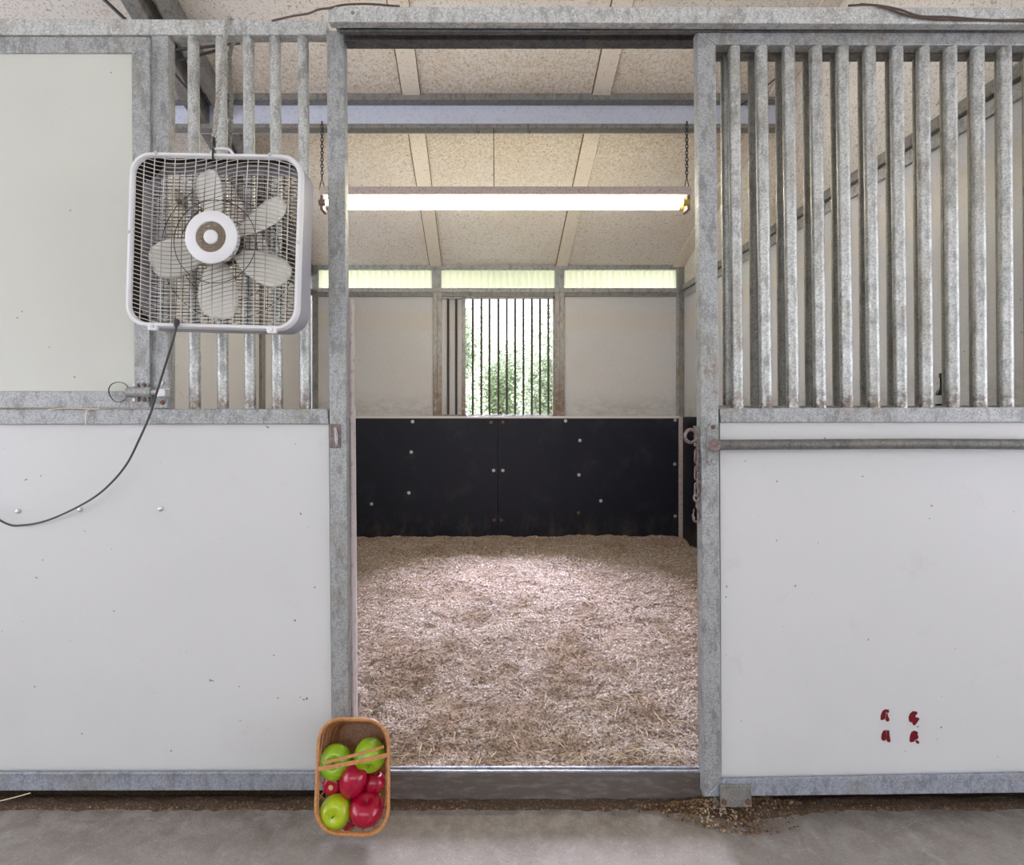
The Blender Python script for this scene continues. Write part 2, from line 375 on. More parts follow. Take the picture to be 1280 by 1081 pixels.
bp('steel_post', 849,331,855.5,523,YB-.03,.03,M_GALV_DARK)
bp('eave_board', -300,326,1400,331,YB,.03,M_PANEL_BACK)
# transom windows
for i,(x0,x1) in enumerate(((397,540.5),(551,693.5),(705,846))):
    lab = ['translucent corrugated transom pane, left one above the rear wall','translucent corrugated transom pane in the middle above the barred window','translucent corrugated transom pane beside the right wall'][i]
    A = P(x0,336,YB+.01); B = P(x1,360,YB+.01)
    w = empty('window_%d'%(i+2), ((A.x+B.x)/2, YB+.01, B.z), lab, 'window', kind='structure')
    mb = MB(); k = 140; vs = []; fs = []
    for j in range(k+1):
        x = A.x+(B.x-A.x)*j/k; y = YB+.012+.008*math.sin(x*2*math.pi/.062)
        vs += [(x,y,B.z-.01),(x,y,A.z+.01)]
    for j in range(k): fs.append((2*j,2*j+2,2*j+3,2*j+1))
    mb.add(vs,fs).build('pane', M_FRP, w, smooth=True)
# barred window
wA = P(582,372,YB); wB = P(695,520,YB)
w1 = empty('window_1', ((wA.x+wB.x)/2, YB, wB.z), 'open barred rear window with greenery behind', 'window', kind='structure')
for x0,x1 in ((577,582),(691,695.5)): bp('grille_stile', x0,371,x1,520.5,YB+.0,.025,M_WINPOST,w1)
bp('grille_rail', 552,370.8,694,373.5,YB+.0,.025,M_GALV,w1)
bp('grille_rail', 552,518,694,520.5,YB+.0,.025,M_GALV_DARK,w1)
for x in (591,601.7,611.8,623,633.5,643.9,654.3,664.8,675,685.4,560.2,570.4):
    a, c = P(x,372,YB+.012), P(x,520,YB+.012)
    MB().tube([c,a], .0115, 10).build('grille_bar', M_WINBAR, w1, smooth=True)
a, c = P(575,520,YB), P(706,523,YB)
structure(MB().box((P(397,0,YB).x,YB-.03,c.z),(P(849,0,YB).x,YB+.03,a.z)).build('trim_3', M_PANEL, None, bevel=.002), 'thin white ledge on top of the black kickboards', 'ledge')

# kickboards
screws = [(515.7,527),(514,565),(511,616),(464.5,630),(617,588),(613.6,528),(617.7,650)], [(628.6,588),(626.6,650),(628.5,527.5),(707,526),(725,550.5),(723.7,593.6),(751,626),(723,641),(844,525),(843.5,580),(844,645)]
for i,(x0,x1) in enumerate(((396,622.4),(622.8,848.5))):
    A, B = P(x0,522.5,YB-.03), P(x1,690,YB-.03)
    k = empty('kickboard', ((A.x+B.x)/2, YB-.03, .03), ['black rubber kickboard below the rear wall, left of its centre seam','black rubber kickboard below the rear wall, right of its centre seam'][i], 'kickboard', 'black kickboards lining the stall')
    MB().rect(x0,522.5,x1,684,YB-.03,.028).build('board', M_RUB, k, bevel=.003)
    for (sx, sy) in screws[i]:
        p = P(sx,sy,YB-.03); MB().lathe([(.017,0),(.016,.004),(.009,.006)], p, (0,-1,0), 14).build('screw', M_RUSTBOLT if sy in (528,650,641,527.5) else M_ZINC, k, smooth=True)
k = empty('kickboard', (XR-.02,1.9,.03), 'black rubber kickboard along the right stall wall', 'kickboard', 'black kickboards lining the stall')
MB().box((XR-.028,.2,.03),(XR-.001,3.60,P(0,521,YB).z)).build('board', M_RUB, k, bevel=.003)
for y in (3.3,3.0,2.5): 
    for z in (.35,1.2): MB().lathe([(.017,0),(.016,.004),(.009,.006)], (XR-.028,y,z), (-1,0,0), 14).build('screw', M_ZINC, k, smooth=True)
structure(MB().rect(849,521,855.2,676,YB-.05,.05).build('trim_4', M_PINK, None, bevel=.003), 'faded pinkish corner strip between the black kickboards', 'corner strip')

# unseen wall added behind the viewer to cut daylight on the stall front
structure(MB().box((-7,-4.55,0),(7,-4.5,2.75)).build('wall_blocker', M_PANEL), 'unseen white wall added across the aisle to dim the front light', 'wall')
# right wall (full height) and left partition
wr = empty('wall_right', (XR,1.8,0), 'pale right stall wall rising to the sloping ceiling', 'wall', kind='structure')
MB().box((XR,.05,0),(XR+.05,YB-.02,2.52)).build('white_panel', M_PANEL_BACK, wr)
zc = [ceil_z(.05), ceil_z(YB-.02)]
MB().hexa([(XR,.05,2.52),(XR+.05,.05,2.52),(XR+.05,YB-.02,2.52),(XR,YB-.02,2.52),(XR,.05,zc[0]),(XR+.05,.05,zc[0]),(XR+.05,YB-.02,zc[1]),(XR,YB-.02,zc[1])]).build('upper_board', M_CEIL, wr)
MB().box((XR-.03,.05,2.545),(XR-.001,YB-.05,2.60)).build('steel_rail', M_GALV_DARK, wr, bevel=.003)
MB().box((XR-.015,.05,2.475),(XR-.001,YB-.05,2.535)).build('steel_rail', M_GALV, wr, bevel=.003)
wl = empty('wall_left', (-1.80,1.8,0), 'pale partition on the left side of the stall', 'wall', kind='structure')
for y0,y1 in ((.06,2.37),(2.45,YB-.03)): MB().box((XL-.025,y0,0),(XL,y1,2.50)).build('white_panel', M_PANEL, wl)
for y0,y1 in ((2.37,2.45),): MB().box((XL-.03,y0,0),(XL+.02,y1,2.50)).build('steel_post', M_GALV_DARK, wl, bevel=.003)
MB().box((XL-.04,.06,2.50),(XL+.02,YB-.03,2.56)).build('steel_rail', M_GALV_DARK, wl, bevel=.003)

# roof beam over the stall
yb = 1.79
bm_ = empty('trim_5', (0,yb,3.22), 'blue-grey steel roof beam crossing above the hanging tube light', 'beam', kind='structure')
x0, x1 = -3.6, 1.96; zt, zb_ = P(0,116,yb).z, P(0,160,yb).z
MB().box((x0,yb+.07,zb_+.006),(x1,yb+.09,zt-.006)).build('web', M_BEAM, bm_, bevel=.002)
MB().box((x0,yb,zt-.045),(x1,yb+.07,zt)).build('flange', M_GALV_DARK, bm_, bevel=.003)
MB().box((x0,yb-.0,zb_),(x1,yb+.07,zb_+.03)).build('flange', M_GALV_DARK, bm_, bevel=.003)

for x in (596, 660): MB().tube([P(x,156,yb-.004),P(x,164,yb-.012),P(x+2,167,yb-.012),P(x+3,164,yb-.012)], .004, 6).build('hook', M_RUST, bm_, smooth=True)

# ------------------------------------------------------------------ stall front (fixed)
wf = empty('wall_front', (-.9,0,0), 'galvanised steel stall front with white panels and vertical bars', 'wall', kind='structure')
T = .045
def fp(name, q, Y=0, t=T, m=M_GALV, par=wf, bev=.003): return MB().slab(q, Y, t).build(name, m, par, bevel=bev)
fp('post', [(408,38),(430,38),(436,968),(415,968)])                                   # left jamb of the doorway
MB().slab([(415,968),(436,968),(436,1004),(415,1004)], .002, .04).build('post_foot', M_GALV_DARK, wf)
fp('liner_edge', [(436.5,372),(440,372),(443,985),(439.5,985)], .045, .04, M_PINK)
fp('liner_board', [(438,507),(443,507),(446.5,970),(441.5,970)], .09, .02, M_PANEL)
fp('post', [(189,44),(210,44),(210,511),(189,511)])
fp('top_rail', [(-320,21),(408,25),(408,43),(-320,44)], -.002, .042, M_HDR)
fp('middle_rail', [(-320,511),(408.5,511),(410.5,530),(-320,531)], -.003, .05)
fp('bottom_rail', [(-320,967),(414,966),(414,988),(-320,989)], -.003, .05, M_GALV_BLUE)
fp('bottom_lip', [(-320,966),(414,965),(414,969),(-320,970)], -.008, .01, M_GALV_BLUE)
fp('white_panel', [(-320,530),(411,530),(415,967),(-320,968)], .012, .02, M_PANEL, bev=0)
for x, xb in ((241.7,244),(276.6,279),(310.7,313),(344,347),(379,382)):
    a, c = P(x,40,.02), P(xb,515,.02)
    MB().tube([c,a], .0182, 16).build('grille_bar', M_GALV_BAR, wf, smooth=True)
for (x,y) in ((23,639),(101,637),(201,636)):
    MB().lathe([(.0085,0),(.008,.004),(.003,.006)], P(x,y,.012), (0,-1,0), 14).build('screw', M_ZINC, wf, smooth=True)
MB().slab([(412,530),(426,530),(426,560),(412,560)], -.004, .004).build('striker_plate', M_RUST, wf, bevel=.003)
MB().tube([P(419,534,-.006),P(420.5,545,-.009),P(421,556,-.006)], [.004,.007,.004], 10).build('striker_pin', M_GALV, wf, smooth=True)
# right of the doorway: fixed frame behind the sliding door
fp('post', [(875,50),(893,50),(897,1003),(879,1003)])
fp('top_rail', [(893,50),(1600,50),(1600,67),(893,67)], 0, T, M_GALV_DARK)
fp('middle_rail', [(897,507),(1600,507),(1600,528),(897,528)], 0, .13)
fp('white_panel', [(897,528),(1600,528),(1600,985),(897,985)], .01, .02, M_PANEL)
fp('bottom_rail', [(897,970),(1600,970),(1600,990),(897,990)], 0, T, M_GALV_DARK)
for i in range(14):
    x = 907+34.4*i; a, c = P(x,60,.022), P(x+3.5,510,.022)
    MB().tube([c,a], .0175, 16).build('grille_bar', M_GALV_DARK if i else M_GALV_BAR, wf, smooth=True)
fp('lintel', [(430,40),(875,40),(875,50.5),(430,50.5)], .0, .045, M_TRACK)
# sill of the doorway
sl = empty('trim_6', (.14,.03,0), 'stained low sill with a thin steel lip across the doorway', 'sill', kind='structure')
MB().rect(437,967,880,1008,.012,.03).build('sill_block', M_SILL, sl, bevel=.004)
MB().rect(437,959,879,961.5,.035,.008).build('sill_lip', M_GALV_BLUE, sl, bevel=.001)
MB().rect(437,963.5,879,966.5,.018,.008).build('sill_lip', M_GALV_BLUE, sl, bevel=.001)
# header track above the doorway
hd = empty('door_track', P(900,30,-.1), 'galvanised header with the sliding door track, above the doorway', 'door track')
MB().slab([(410,8),(1600,9),(1600,31),(410,27)], -.115, .03).build('cover', M_HDR, hd, bevel=.003)
MB().slab([(413,12),(1600,12),(1600,20),(413,18)], -.085, .085).build('top_plate', M_GALV, hd, bevel=.002)
MB().slab([(424,30),(1600,30),(1600,39),(424,39)], -.078, .012).build('track_rail', M_TRACK, hd, bevel=.002)
MB().slab([(424,30),(1600,30),(1600,40),(424,40)], -.03, .012).build('track_rail', M_TRACK, hd, bevel=.002)
MB().slab([(424,22),(1600,22),(1600,28),(424,28)], -.08, .06).build('track_web', M_TRACK, hd)
MB().lathe([(.006,0),(.005,.003)], P(441,16,-.115), (0,-1,0), 10).build('rivet', M_GALV_DARK, hd, smooth=True)

# ------------------------------------------------------------------ sliding door
YD = -.07; TD = .04
d1 = empty('door_1', P(1100,994,YD), 'sliding stall door with steel bars over a white lower panel', 'door', kind='structure')
def dp(name, q, Y=YD, t=TD, m=M_GALV, bev=.003, par=d1, label=None): return MB().slab(q, Y, t).build(name, m, par, bevel=bev, label=label)
dp('stile', [(872,37),(895,56),(902,976),(881,996)])
dp('stile', [(1440,56),(1464,37),(1464,988),(1440,966)])
dp('top_rail', [(872,37),(1464,37),(1440,57),(895,55.5)])
dp('middle_rail', [(900,510),(1440,508),(1440,528),(901,528)], YD+.001, TD-.002)
dp('bottom_rail', [(902,975),(1440,965),(1440,989),(882,996)], YD-.001, TD, M_GALV_BLUE)
dp('bottom_lip', [(903,974),(1440,964),(1440,970),(903,981)], YD-.006, .006, M_GALV_BLUE, .001)
dp('white_panel', [(900,528),(1440,528),(1440,966),(902,976)], YD+.014, .015, M_PANEL, 0)
for x, xb in ((917,922),(951,957.5),(985,991),(1019,1025),(1052,1058.5),(1086,1092),(1120,1126),(1153,1158),(1187,1191),(1221,1225),(1255,1258),(1289,1292),(1323,1326),(1357,1360),(1391,1394)):
    a, c = P(x,52,YD+.02), P(xb,514,YD+.02)
    MB().tube([c,a], .0188, 18).build('grille_bar', M_GALV_BAR, d1, smooth=True)
# handle pipe with its plate
hp = MB().tube([P(893,556,YD-.03),P(1150,554.5,YD-.03),P(1400,556,YD-.03)], .0165, 16).build('handle_pipe', M_PIPE, d1, smooth=True)
MB().tube([P(893,556,YD),P(893,556,YD-.042)], .020, 16).build('pipe_socket', M_RUST, hp, smooth=True)
MB().tube([P(1400,556,YD+.01),P(1400,556,YD-.03)], .0165, 16).build('pipe_socket', M_GALV_DARK, hp, smooth=True)
pts = [(884,536),(887,530),(895,530),(898.5,536),(898.5,576),(895,582),(887,582),(884,576)]
MB().poly([P(x,y,YD-.006) for x,y in pts], (0,.006,0)).build('mounting_plate', M_PLATE, hp, bevel=.001)
for y in (534,577): MB().lathe([(.0075,0),(.0065,.004)], P(891.5,y,YD-.006), (0,-1,0), 6).build('bolt', M_RUSTBOLT if y < 550 else M_GALV, hp)
# remains of red letters on the panel
Z = 9.143; LT = [
 [[(375,360),(378,310),(400,260),(430,243),(468,248),(470,275),(452,288),(448,275),(436,275),(430,300),(428,338),(420,352),(405,362),(385,366)], [(440,292),(452,292),(460,325),(475,355),(470,378),(445,383),(432,362),(436,330)]],
 [[(712,390),(700,370),(697,330),(715,290),(745,265),(785,268),(797,285),(770,320),(775,335),(800,335),(820,350),(790,395),(765,428),(745,420),(735,390)]],
 [[(383,580),(388,530),(405,490),(435,480),(440,500),(438,570),(425,600),(400,603)],[(447,482),(472,485),(475,540),(485,590),(483,620),(455,617),(443,590)]],
 [[(706,600),(712,550),(725,510),(755,487),(790,495),(803,515),(795,530),(806,555),(800,580),(770,590),(750,615),(715,620)],[(770,600),(790,595),(812,610),(815,635),(790,635)]]]
for i, L in enumerate(LT):
    mb = MB()
    for poly in L: mb.poly([P(1060+x/Z, 860+y/Z, YD+.0125) for x,y in poly], (0,.0015,0))
    mb.build('letter_mark', M_RED, d1, label=['red letter scrap, upper left of four','red letter scrap, upper right of four','red letter scrap, lower left of four','red letter scrap, lower right of four'][i])

# floor guide at the door's corner
fg = empty('floor_guide', P(920,1008,YD-.012), 'small grey steel door guide bolted at the floor by the door corner', 'door guide')
MB().slab([(900,981),(939,981),(940,1007),(901,1008)], YD-.012, .006).build('plate', M_GALV_DARK, fg, bevel=.002)
a = P(901,1008,YD-.012); b_ = P(940,1008,YD-.012)
MB().box((a.x,-.035,-.002),(b_.x,-.027,a.z)).build('foot', M_GALV_DARK, fg)
MB().box((a.x,YD-.012,a.z-.002),(b_.x,-.027,a.z+.003)).build('foot', M_GALV_DARK, fg, bevel=.002)
for x in (905,935): MB().lathe([(.010,0),(.009,.005)], P(x,1002,YD-.012), (0,-1,0), 6).build('bolt', M_RUSTBOLT, fg)

# ------------------------------------------------------------------ upper hatch at left
YH = -.012; TH = .05
d2 = empty('door_2', P(20,510,YH), 'closed upper hatch with a cream panel in a galvanised frame', 'hatch', kind='structure')
def hp2(name, q, Y=YH, t=.012, m=M_GALV, bev=.002): return MB().slab(q, Y, t).build(name, m, d2, bevel=bev)
hp2('frame_rail', [(-320,45),(187,46),(165,66),(-320,66)])
hp2('frame_stile', [(164.5,66),(187,46),(187,489),(168,489)])
hp2('frame_rail', [(-320,489),(187,489),(187,509.5),(-320,510.5)], m=M_GALV)
M_CREAM = panel('cream_hatch_panel', (.575,.585,.53), .12)
hp2('white_panel', [(-320,66),(164.5,66),(168,489),(-320,489)], YH+.006, .012, M_CREAM, 0)
# barrel bolt
bb = empty('barrel_bolt', P(180,500,-.03), 'galvanised barrel bolt holding the hatch shut, with a wire ring', 'bolt')
MB().tube([P(160,490,-.028),P(190,490,-.028)], .0165, 16).build('barrel', M_GALV, bb, smooth=True)
MB().tube([P(190,490,-.028),P(207,490,-.028)], .010, 12).build('rod', M_ZINC, bb, smooth=True)
for x0,x1 in ((165,172),(176,185)): MB().rect(x0,478.5,x1,502,-.024,.012).build('strap', M_GALV, bb, bevel=.002)
for x,y in ((168.5,481),(180.5,481),(168.5,499.5),(180.5,499.5)): MB().lathe([(.007,0),(.006,.006)], P(x,y,-.024), (0,-1,0), 6).build('nut', M_RUSTBOLT if x > 175 else M_ZINC, bb)
MB().rect(192,476,209,510,-.010,.012).build('keeper_plate', M_GALV, bb, bevel=.002)
MB().rect(195,484,206,497,-.045,.035).build('keeper', M_ZINC, bb, bevel=.006)
for x,y in ((203,479),(203,503)): MB().lathe([(.008,0),(.007,.006)], P(x,y,-.012), (0,-1,0), 6).build('nut', M_RUSTBOLT if y > 490 else M_ZINC, bb)
ring = [P(148,490,-.03)+Vector((math.cos(t)*.033, .004*math.sin(2*t)+.002*t/6, math.sin(t)*.033)) for t in [i*4*math.pi/64-.3 for i in range(62)]]
MB().tube(ring, .0011, 6).build('wire_ring', M_BLACK, bb, smooth=True)

# ================================================================== BOX FAN
FL = P(266.5,414,-.20)
def tint_centre(m, c, r0, r1, col, amt):
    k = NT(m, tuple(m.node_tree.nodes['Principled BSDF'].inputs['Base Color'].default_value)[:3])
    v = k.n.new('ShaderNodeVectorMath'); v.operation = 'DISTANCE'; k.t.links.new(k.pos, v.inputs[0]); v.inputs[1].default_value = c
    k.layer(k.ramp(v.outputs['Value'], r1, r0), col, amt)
tint_centre(M_WIRE, P(266.5,300.5,-.20), .12, .24, (.13,.095,.07), .92)  # front grille wires turn brown towards the fan centre
M_HUBMESH = mat('hub_wire', (.34,.27,.21), .6)
fan = empty('box_fan', FL, 'white box fan hanging in front of the bars by a rope', 'fan')
Rm = Matrix.Translation(P(266.5,300.5,-.20)) @ Matrix.Rotation(math.radians(1.7), 4, 'Y') @ Matrix.Rotation(math.radians(-1.5), 4, 'Z')
def fx(mb): mb.v = [tuple(Rm@Vector(v)) for v in mb.v]; return mb
H = .264
def rsq(h, r, y, n=7):
    out = []
    for cx, cz, a0 in ((h-r,h-r,0),(-h+r,h-r,90),(-h+r,-h+r,180),(h-r,-h+r,270)):
        for i in range(n+1):
            t = math.radians(a0+90*i/n); out.append(Vector((cx+r*math.cos(t), y, cz+r*math.sin(t))))
    return out
def loft(loops, closed=True):
    n = len(loops[0]); vs = [v for L in loops for v in L]; fs = []
    for i in range(len(loops)-1+(1 if closed else 0)):
        j = (i+1)%len(loops)
        for k in range(n): fs.append((i*n+k, i*n+(k+1)%n, j*n+(k+1)%n, j*n+k))
    return MB().add(vs, fs)
prof = [(.248,.052,.012),(.249,.053,.002),(.252,.056,-.003),(.259,.062,-.002),(.263,.065,.006),(.264,.066,.016),(.262,.064,.018),(.262,.064,.100),(.256,.06,.106),(.240,.05,.106),(.240,.05,.102),(.256,.058,.100),(.257,.06,.020)]
M_FANSIDE = mat('fan_housing_grey', (.33,.33,.37), .4)
fx(loft([rsq(h,r,y) for h,r,y in prof[:6]], False)).build('front_bezel', M_WHITE, fan, smooth=True)
fx(loft([rsq(h,r,y) for h,r,y in [(.249,.055,.013),(.257,.06,.014)]+prof[6:]])).build('housing', M_FANSIDE, fan, smooth=True)
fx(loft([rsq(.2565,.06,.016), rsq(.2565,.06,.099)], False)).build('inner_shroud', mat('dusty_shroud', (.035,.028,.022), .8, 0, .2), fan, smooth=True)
mb = MB(); R_ = .2495
def zw(u): return .024*math.sin(math.pi*u*1.02)
def clipx(z): # half width of rounded opening at height z
    az = abs(z); rr = .053
    if az > R_: return None
    if az < R_-rr: return R_
    return R_-rr+math.sqrt(max(rr*rr-(az-R_+rr)**2, 0))
def dome(x, z): return .006-.010*max(0, 1-(x/R_)**2)*max(0, 1-(z/R_)**2)
for i in range(45):
    z0 = -.278+i*.01265
    pts = []
    for k in range(41):
        x = -R_+2*R_*k/40; z = z0+zw(x/R_)
        cw = clipx(z)
        if cw is None or abs(x) > cw+.002: 
            if len(pts) > 1: mb.tube(pts, .00105, 4, caps=False)
            pts = []; continue
        pts.append((x, dome(x,z), z))
    if len(pts) > 1: mb.tube(pts, .00105, 4, caps=False)
for i in range(15):
    x = -.2212+i*.0316; c = clipx(x)
    mb.tube([(x, dome(x,z)+.0015, z) for z in [-c+2*c*k/12 for k in range(13)]], .0015, 4, caps=False)
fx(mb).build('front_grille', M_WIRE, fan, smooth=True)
mb = MB()
mb.tube([(.125*math.cos(t),.010,.125*math.sin(t)) for t in [i*2*math.pi/48 for i in range(48)]], .0014, 5, closed=True)
for i in range(44):
    z = -.232+i*.0108; c = clipx(z); mb.tube([(-c,.100,z),(c,.100,z)], .0013, 4, caps=False)
for i in range(23):
    x = -.231+i*.021; c = clipx(x); mb.tube([(x,.102,-c),(x,.102,c)], .0012, 4, caps=False)
for r in (.09,.16,.22): mb.tube([(r*math.cos(t),.098,r*math.sin(t)) for t in [i*2*math.pi/48 for i in range(48)]], .0014, 5, closed=True)
fx(mb).build('rear_grille', M_WIRE_DUSTY, fan, smooth=True)
HC = Vector((-.003, 0, .008))
def annulus(r0, r1, y0, y1, n=48):
    L = [[Vector((HC.x+r*math.cos(2*math.pi*i/n), y, HC.z+r*math.sin(2*math.pi*i/n))) for i in range(n)] for r,y in ((r0,y1),(r0,y0+.001),(r0+.002,y0-.001),(r1-.004,y0),(r1,y0+.003),(r1,y1))]
    return loft(L)
hub = fx(annulus(.0455,.079,-.010,.012)).build('hub_cap', M_WHITE, fan, smooth=True)
mb = MB()
for i in range(-11, 12):
    o = i*.0042; c = math.sqrt(max(.0462**2-o*o, 0))
    if c < .004: continue
    mb.tube([(HC.x-c,-.006,HC.z+o),(HC.x+c,-.006,HC.z+o)], .0009, 4, caps=False); mb.tube([(HC.x+o,-.006,HC.z-c),(HC.x+o,-.006,HC.z+c)], .0009, 4, caps=False)
fx(mb).build('hub_mesh', M_HUBMESH, hub)
fx(MB().lathe([(.021,0),(.021,.006),(.016,.009),(.004,.010)], HC+Vector((0,-.004,0)), (0,-1,0), 28)).build('hub_button', M_WHITE, hub, smooth=True)
fx(MB().lathe([(.062,0),(.060,.03),(.045,.05)], HC+Vector((0,.085,0)), (0,-1,0), 28)).build('motor', M_WIRE_DUSTY, fan, smooth=True)
for ang in (32, 103, 196, 266, 331):
    mb = MB(); A = Matrix.Translation(HC+Vector((0,.055,0))) @ Matrix.Rotation(-math.radians(ang), 4, 'Y')
    rows = [(.050,.018),(.075,.030),(.105,.046),(.140,.055),(.175,.057),(.205,.050),(.222,.038),(.233,.018)]
    vs = []; nn = 8
    for r, hw in rows:
        for k in range(nn+1):
            s = -1+2*k/nn; w = s*hw+.010*(r-.05)/.18; tw = math.radians(36-14*(r-.05)/.18)
            vs.append(A@Vector((r, w*math.sin(tw)+.006*(1-s*s), w*math.cos(tw))))
    fs = [(i*(nn+1)+k, i*(nn+1)+k+1, (i+1)*(nn+1)+k+1, (i+1)*(nn+1)+k) for i in range(len(rows)-1) for k in range(nn)]
    o = fx(mb.add(vs, fs)).build('blade', M_BLADE, fan, smooth=True)
    s = o.modifiers.new('thick', 'SOLIDIFY'); s.thickness = .002
for x, z in ((-.180,.258),(.165,.258),(.2565,.0),(-.2565,.02)):
    fx(MB().lathe([(.0055,0),(.005,.003)], (x,-.003,z), (0,-1,0), 12)).build('screw', M_ZINC, fan, smooth=True)
for x in (-.175, .185):
    f_ = fx(MB().poly([(x-.017,-.004,-.256),(x-.013,-.004,-.273),(x+.013,-.004,-.273),(x+.017,-.004,-.256)], (0,.012,0))).build('foot_tab', M_WHITE, fan, bevel=.002)
    fx(MB().lathe([(.006,0),(.005,.003)], (x,-.004,-.262), (0,-1,0), 12)).build('screw', M_ZINC, f_, smooth=True)
hh = smooth_path([(-.037,.03,.262),(-.028,.03,.276),(-.018,.03,.2865),(.022,.03,.2865),(.035,.03,.276),(.046,.03,.262)], 5)
fx(MB().tube(hh, .0045, 10)).build('carry_handle', M_WHITE, fan, smooth=True)
# cable tie, rope, power cord
tie = [P(266.5,171,-.16),P(266.5,182,-.17),P(266,187,-.208),P(266,198,-.207),P(267,193,-.19),P(268,184,-.165),P(268,172,-.16)]
tag(MB().tube(smooth_path(tie,4), .0028, 6).build('cable_tie', M_BLACK, None, smooth=True), 'black cable tie joining the rope to the top of the box fan', 'cable tie')
rp = smooth_path([P(267.5,178,-.155),P(270,150,-.14),P(274,110,-.11),P(278,75,-.07),P(282,45,-.035),P(284,26,-.018)]+[P(284,22,-.012)+Vector((0,.01,.008)), P(284,22,-.012)+Vector((.002,.035,.014)), P(284,22,-.012)+Vector((.004,.064,.0)),P(287,70,.058),P(289,120,.06),P(288,160,.055),P(286,190,.05)], 14)
mb = MB(); L = 0; prev = rp[0]; A_, B_ = [], []
fine = smooth_path(rp, 3)
for i, p in enumerate(fine):
    L += (p-prev).length; prev = p; t = L/.022*math.pi
    off = Vector((math.cos(t), .6*math.sin(t), .0))*.0042
    A_.append(p+off); B_.append(p-off)
mb.tube(A_, .0043, 6); mb.tube(B_, .0043, 6)
tag(mb.build('hanging_rope', M_ROPE, None, smooth=True), 'grey twisted rope looped over the top rail to hold the fan', 'rope')
cord = smooth_path([P(221,402,-.19),P(220.5,408,-.203),P(216,426,-.20),P(208,452,-.17),P(197,487,-.125),P(188,517,-.09),P(175,547,-.06),P(157,582,-.045),P(130,612,-.03),P(100,632,-.022),P(60,650,-.018),P(28,656.5,-.016),P(5,653,-.016),P(-40,625,-.016),P(-120,600,-.016)], 8)
pc = MB().tube(cord, .0034, 8).build('power_cord', M_CORD, None, smooth=True)
tag(pc, 'thin dark power cord curving from the fan down across the white panel', 'cord')
mb = MB().lathe([(.008,0),(.008,.012),(.005,.02)], P(221,400,-.207), (0,-.3,-1), 12).build('strain_relief', M_BLACK, pc, smooth=True)

# ================================================================== TUBE LIGHT
yl = 1.79
lt = empty('tube_light', P(632,250,yl), 'long fluorescent tube light glowing yellow on two chains', 'light')
A, B = P(402,236,yl), P(861,247,yl)
pts = [Vector((0,-.05,B.z)),Vector((0,-.05,A.z-.01)),Vector((0,-.035,A.z)),Vector((0,.035,A.z)),Vector((0,.05,A.z-.01)),Vector((0,.05,B.z))]
MB().poly([Vector((A.x,yl+p.y,p.z)) for p in pts], (B.x-A.x,0,0)).build('housing', M_FIXT, lt, bevel=.002)
for yy in (-.035,.035):
    a, c = P(412,256,yl), P(850,256,yl); MB().tube([(a.x,yl+yy,a.z),(c.x,yl+yy,c.z)], .019, 14).build('tube', M_TUBE, lt, smooth=True)
for x in (405,855):
    for yy in (-.035,.035): MB().tube([P(x-4,256,yl)+Vector((0,yy,0)),P(x+4,256,yl)+Vector((0,yy,0))], .0205, 12).build('socket', M_SOCKET if x > 500 else M_RUST, lt, smooth=True)
for x0,x1 in ((400,404),(859,863)): MB().rect(x0,238,x1,262,yl-.045,.09).build('end_cap', M_RUST, lt, bevel=.003)
def link(c, ax, L=.018, w=.010, r=.0018, hor=(1,0,0)):
    ax = Vector(ax).normalized(); u = Vector(hor); u = (u-ax*u.dot(ax)).normalized(); pts = []
    for i in range(16):
        t = 2*math.pi*i/16; pts.append(Vector(c)+u*math.cos(t)*w/2+ax*((L/2-w/2)*(1 if math.sin(t) >= 0 else -1)+math.sin(t)*w/2))
    return pts
def chain_mesh(p, q, L=.018, w=.010, r=.0018):
    p, q = Vector(p), Vector(q); d = q-p; k = max(2, int(d.length/(L*.8))); mb = MB()
    for i in range(k): mb.tube(link(p+d*(i+.5)/k, d, L, w, r, (1,0,0) if i%2 else (0,1,0)), r, 5, closed=True)
    return mb
for x, lab in ((402.5,'thin dark chain holding the left end of the tube light'),(858.5,'thin dark chain holding the right end of the tube light')):
    mb = chain_mesh(P(x,222,yl), P(x,152,yl), .026, .016, .0032)
    mb.tube([P(x,222,yl),P(x-3.5,237,yl)], .003, 6); mb.tube([P(x,222,yl),P(x+3.5,237,yl)], .003, 6)
    tag(mb.build('lamp_chain', M_BLACK, None, smooth=True), lab, 'chain', 'chains of the tube light')
tag(MB().tube([P(617,160,yl),P(617.5,236,yl)], .003, 6).build('lamp_wire', M_BLACK, None, smooth=True), 'thin straight wire from the beam to the middle of the tube light', 'wire')
for x in (595,658):
    pass
tag(MB().tube(smooth_path([P(915,140,1.72),P(960,106,1.6),P(1003,68,1.5),P(1068,6,1.3),P(1110,-40,1.2)],5), .004, 6).build('ceiling_cable', M_BLACK, None, smooth=True), 'thin dark cable slanting down to the roof beam behind the door bars', 'cable')
for i,(a,c,lab) in enumerate(((P(205,64,1.3),P(300,54,1.3),'thin dark pipe crossing under the rafters behind the bars, upper of two'),(P(205,81,1.3),P(275,62,1.4),'thin dark pipe crossing under the rafters behind the bars, lower of two'))):
    tag(MB().tube([a,c], .008, 8).build('conduit_pipe', M_BLACK, None, smooth=True), lab, 'pipe', 'pipes under the rafters')
tag(MB().tube([P(118,-12,.9),P(158,26,.95),P(240,118,1.1)], .010, 8).build('conduit_pipe', M_BLACK, None, smooth=True), 'dark conduit slanting along the ceiling above the hatch', 'pipe')
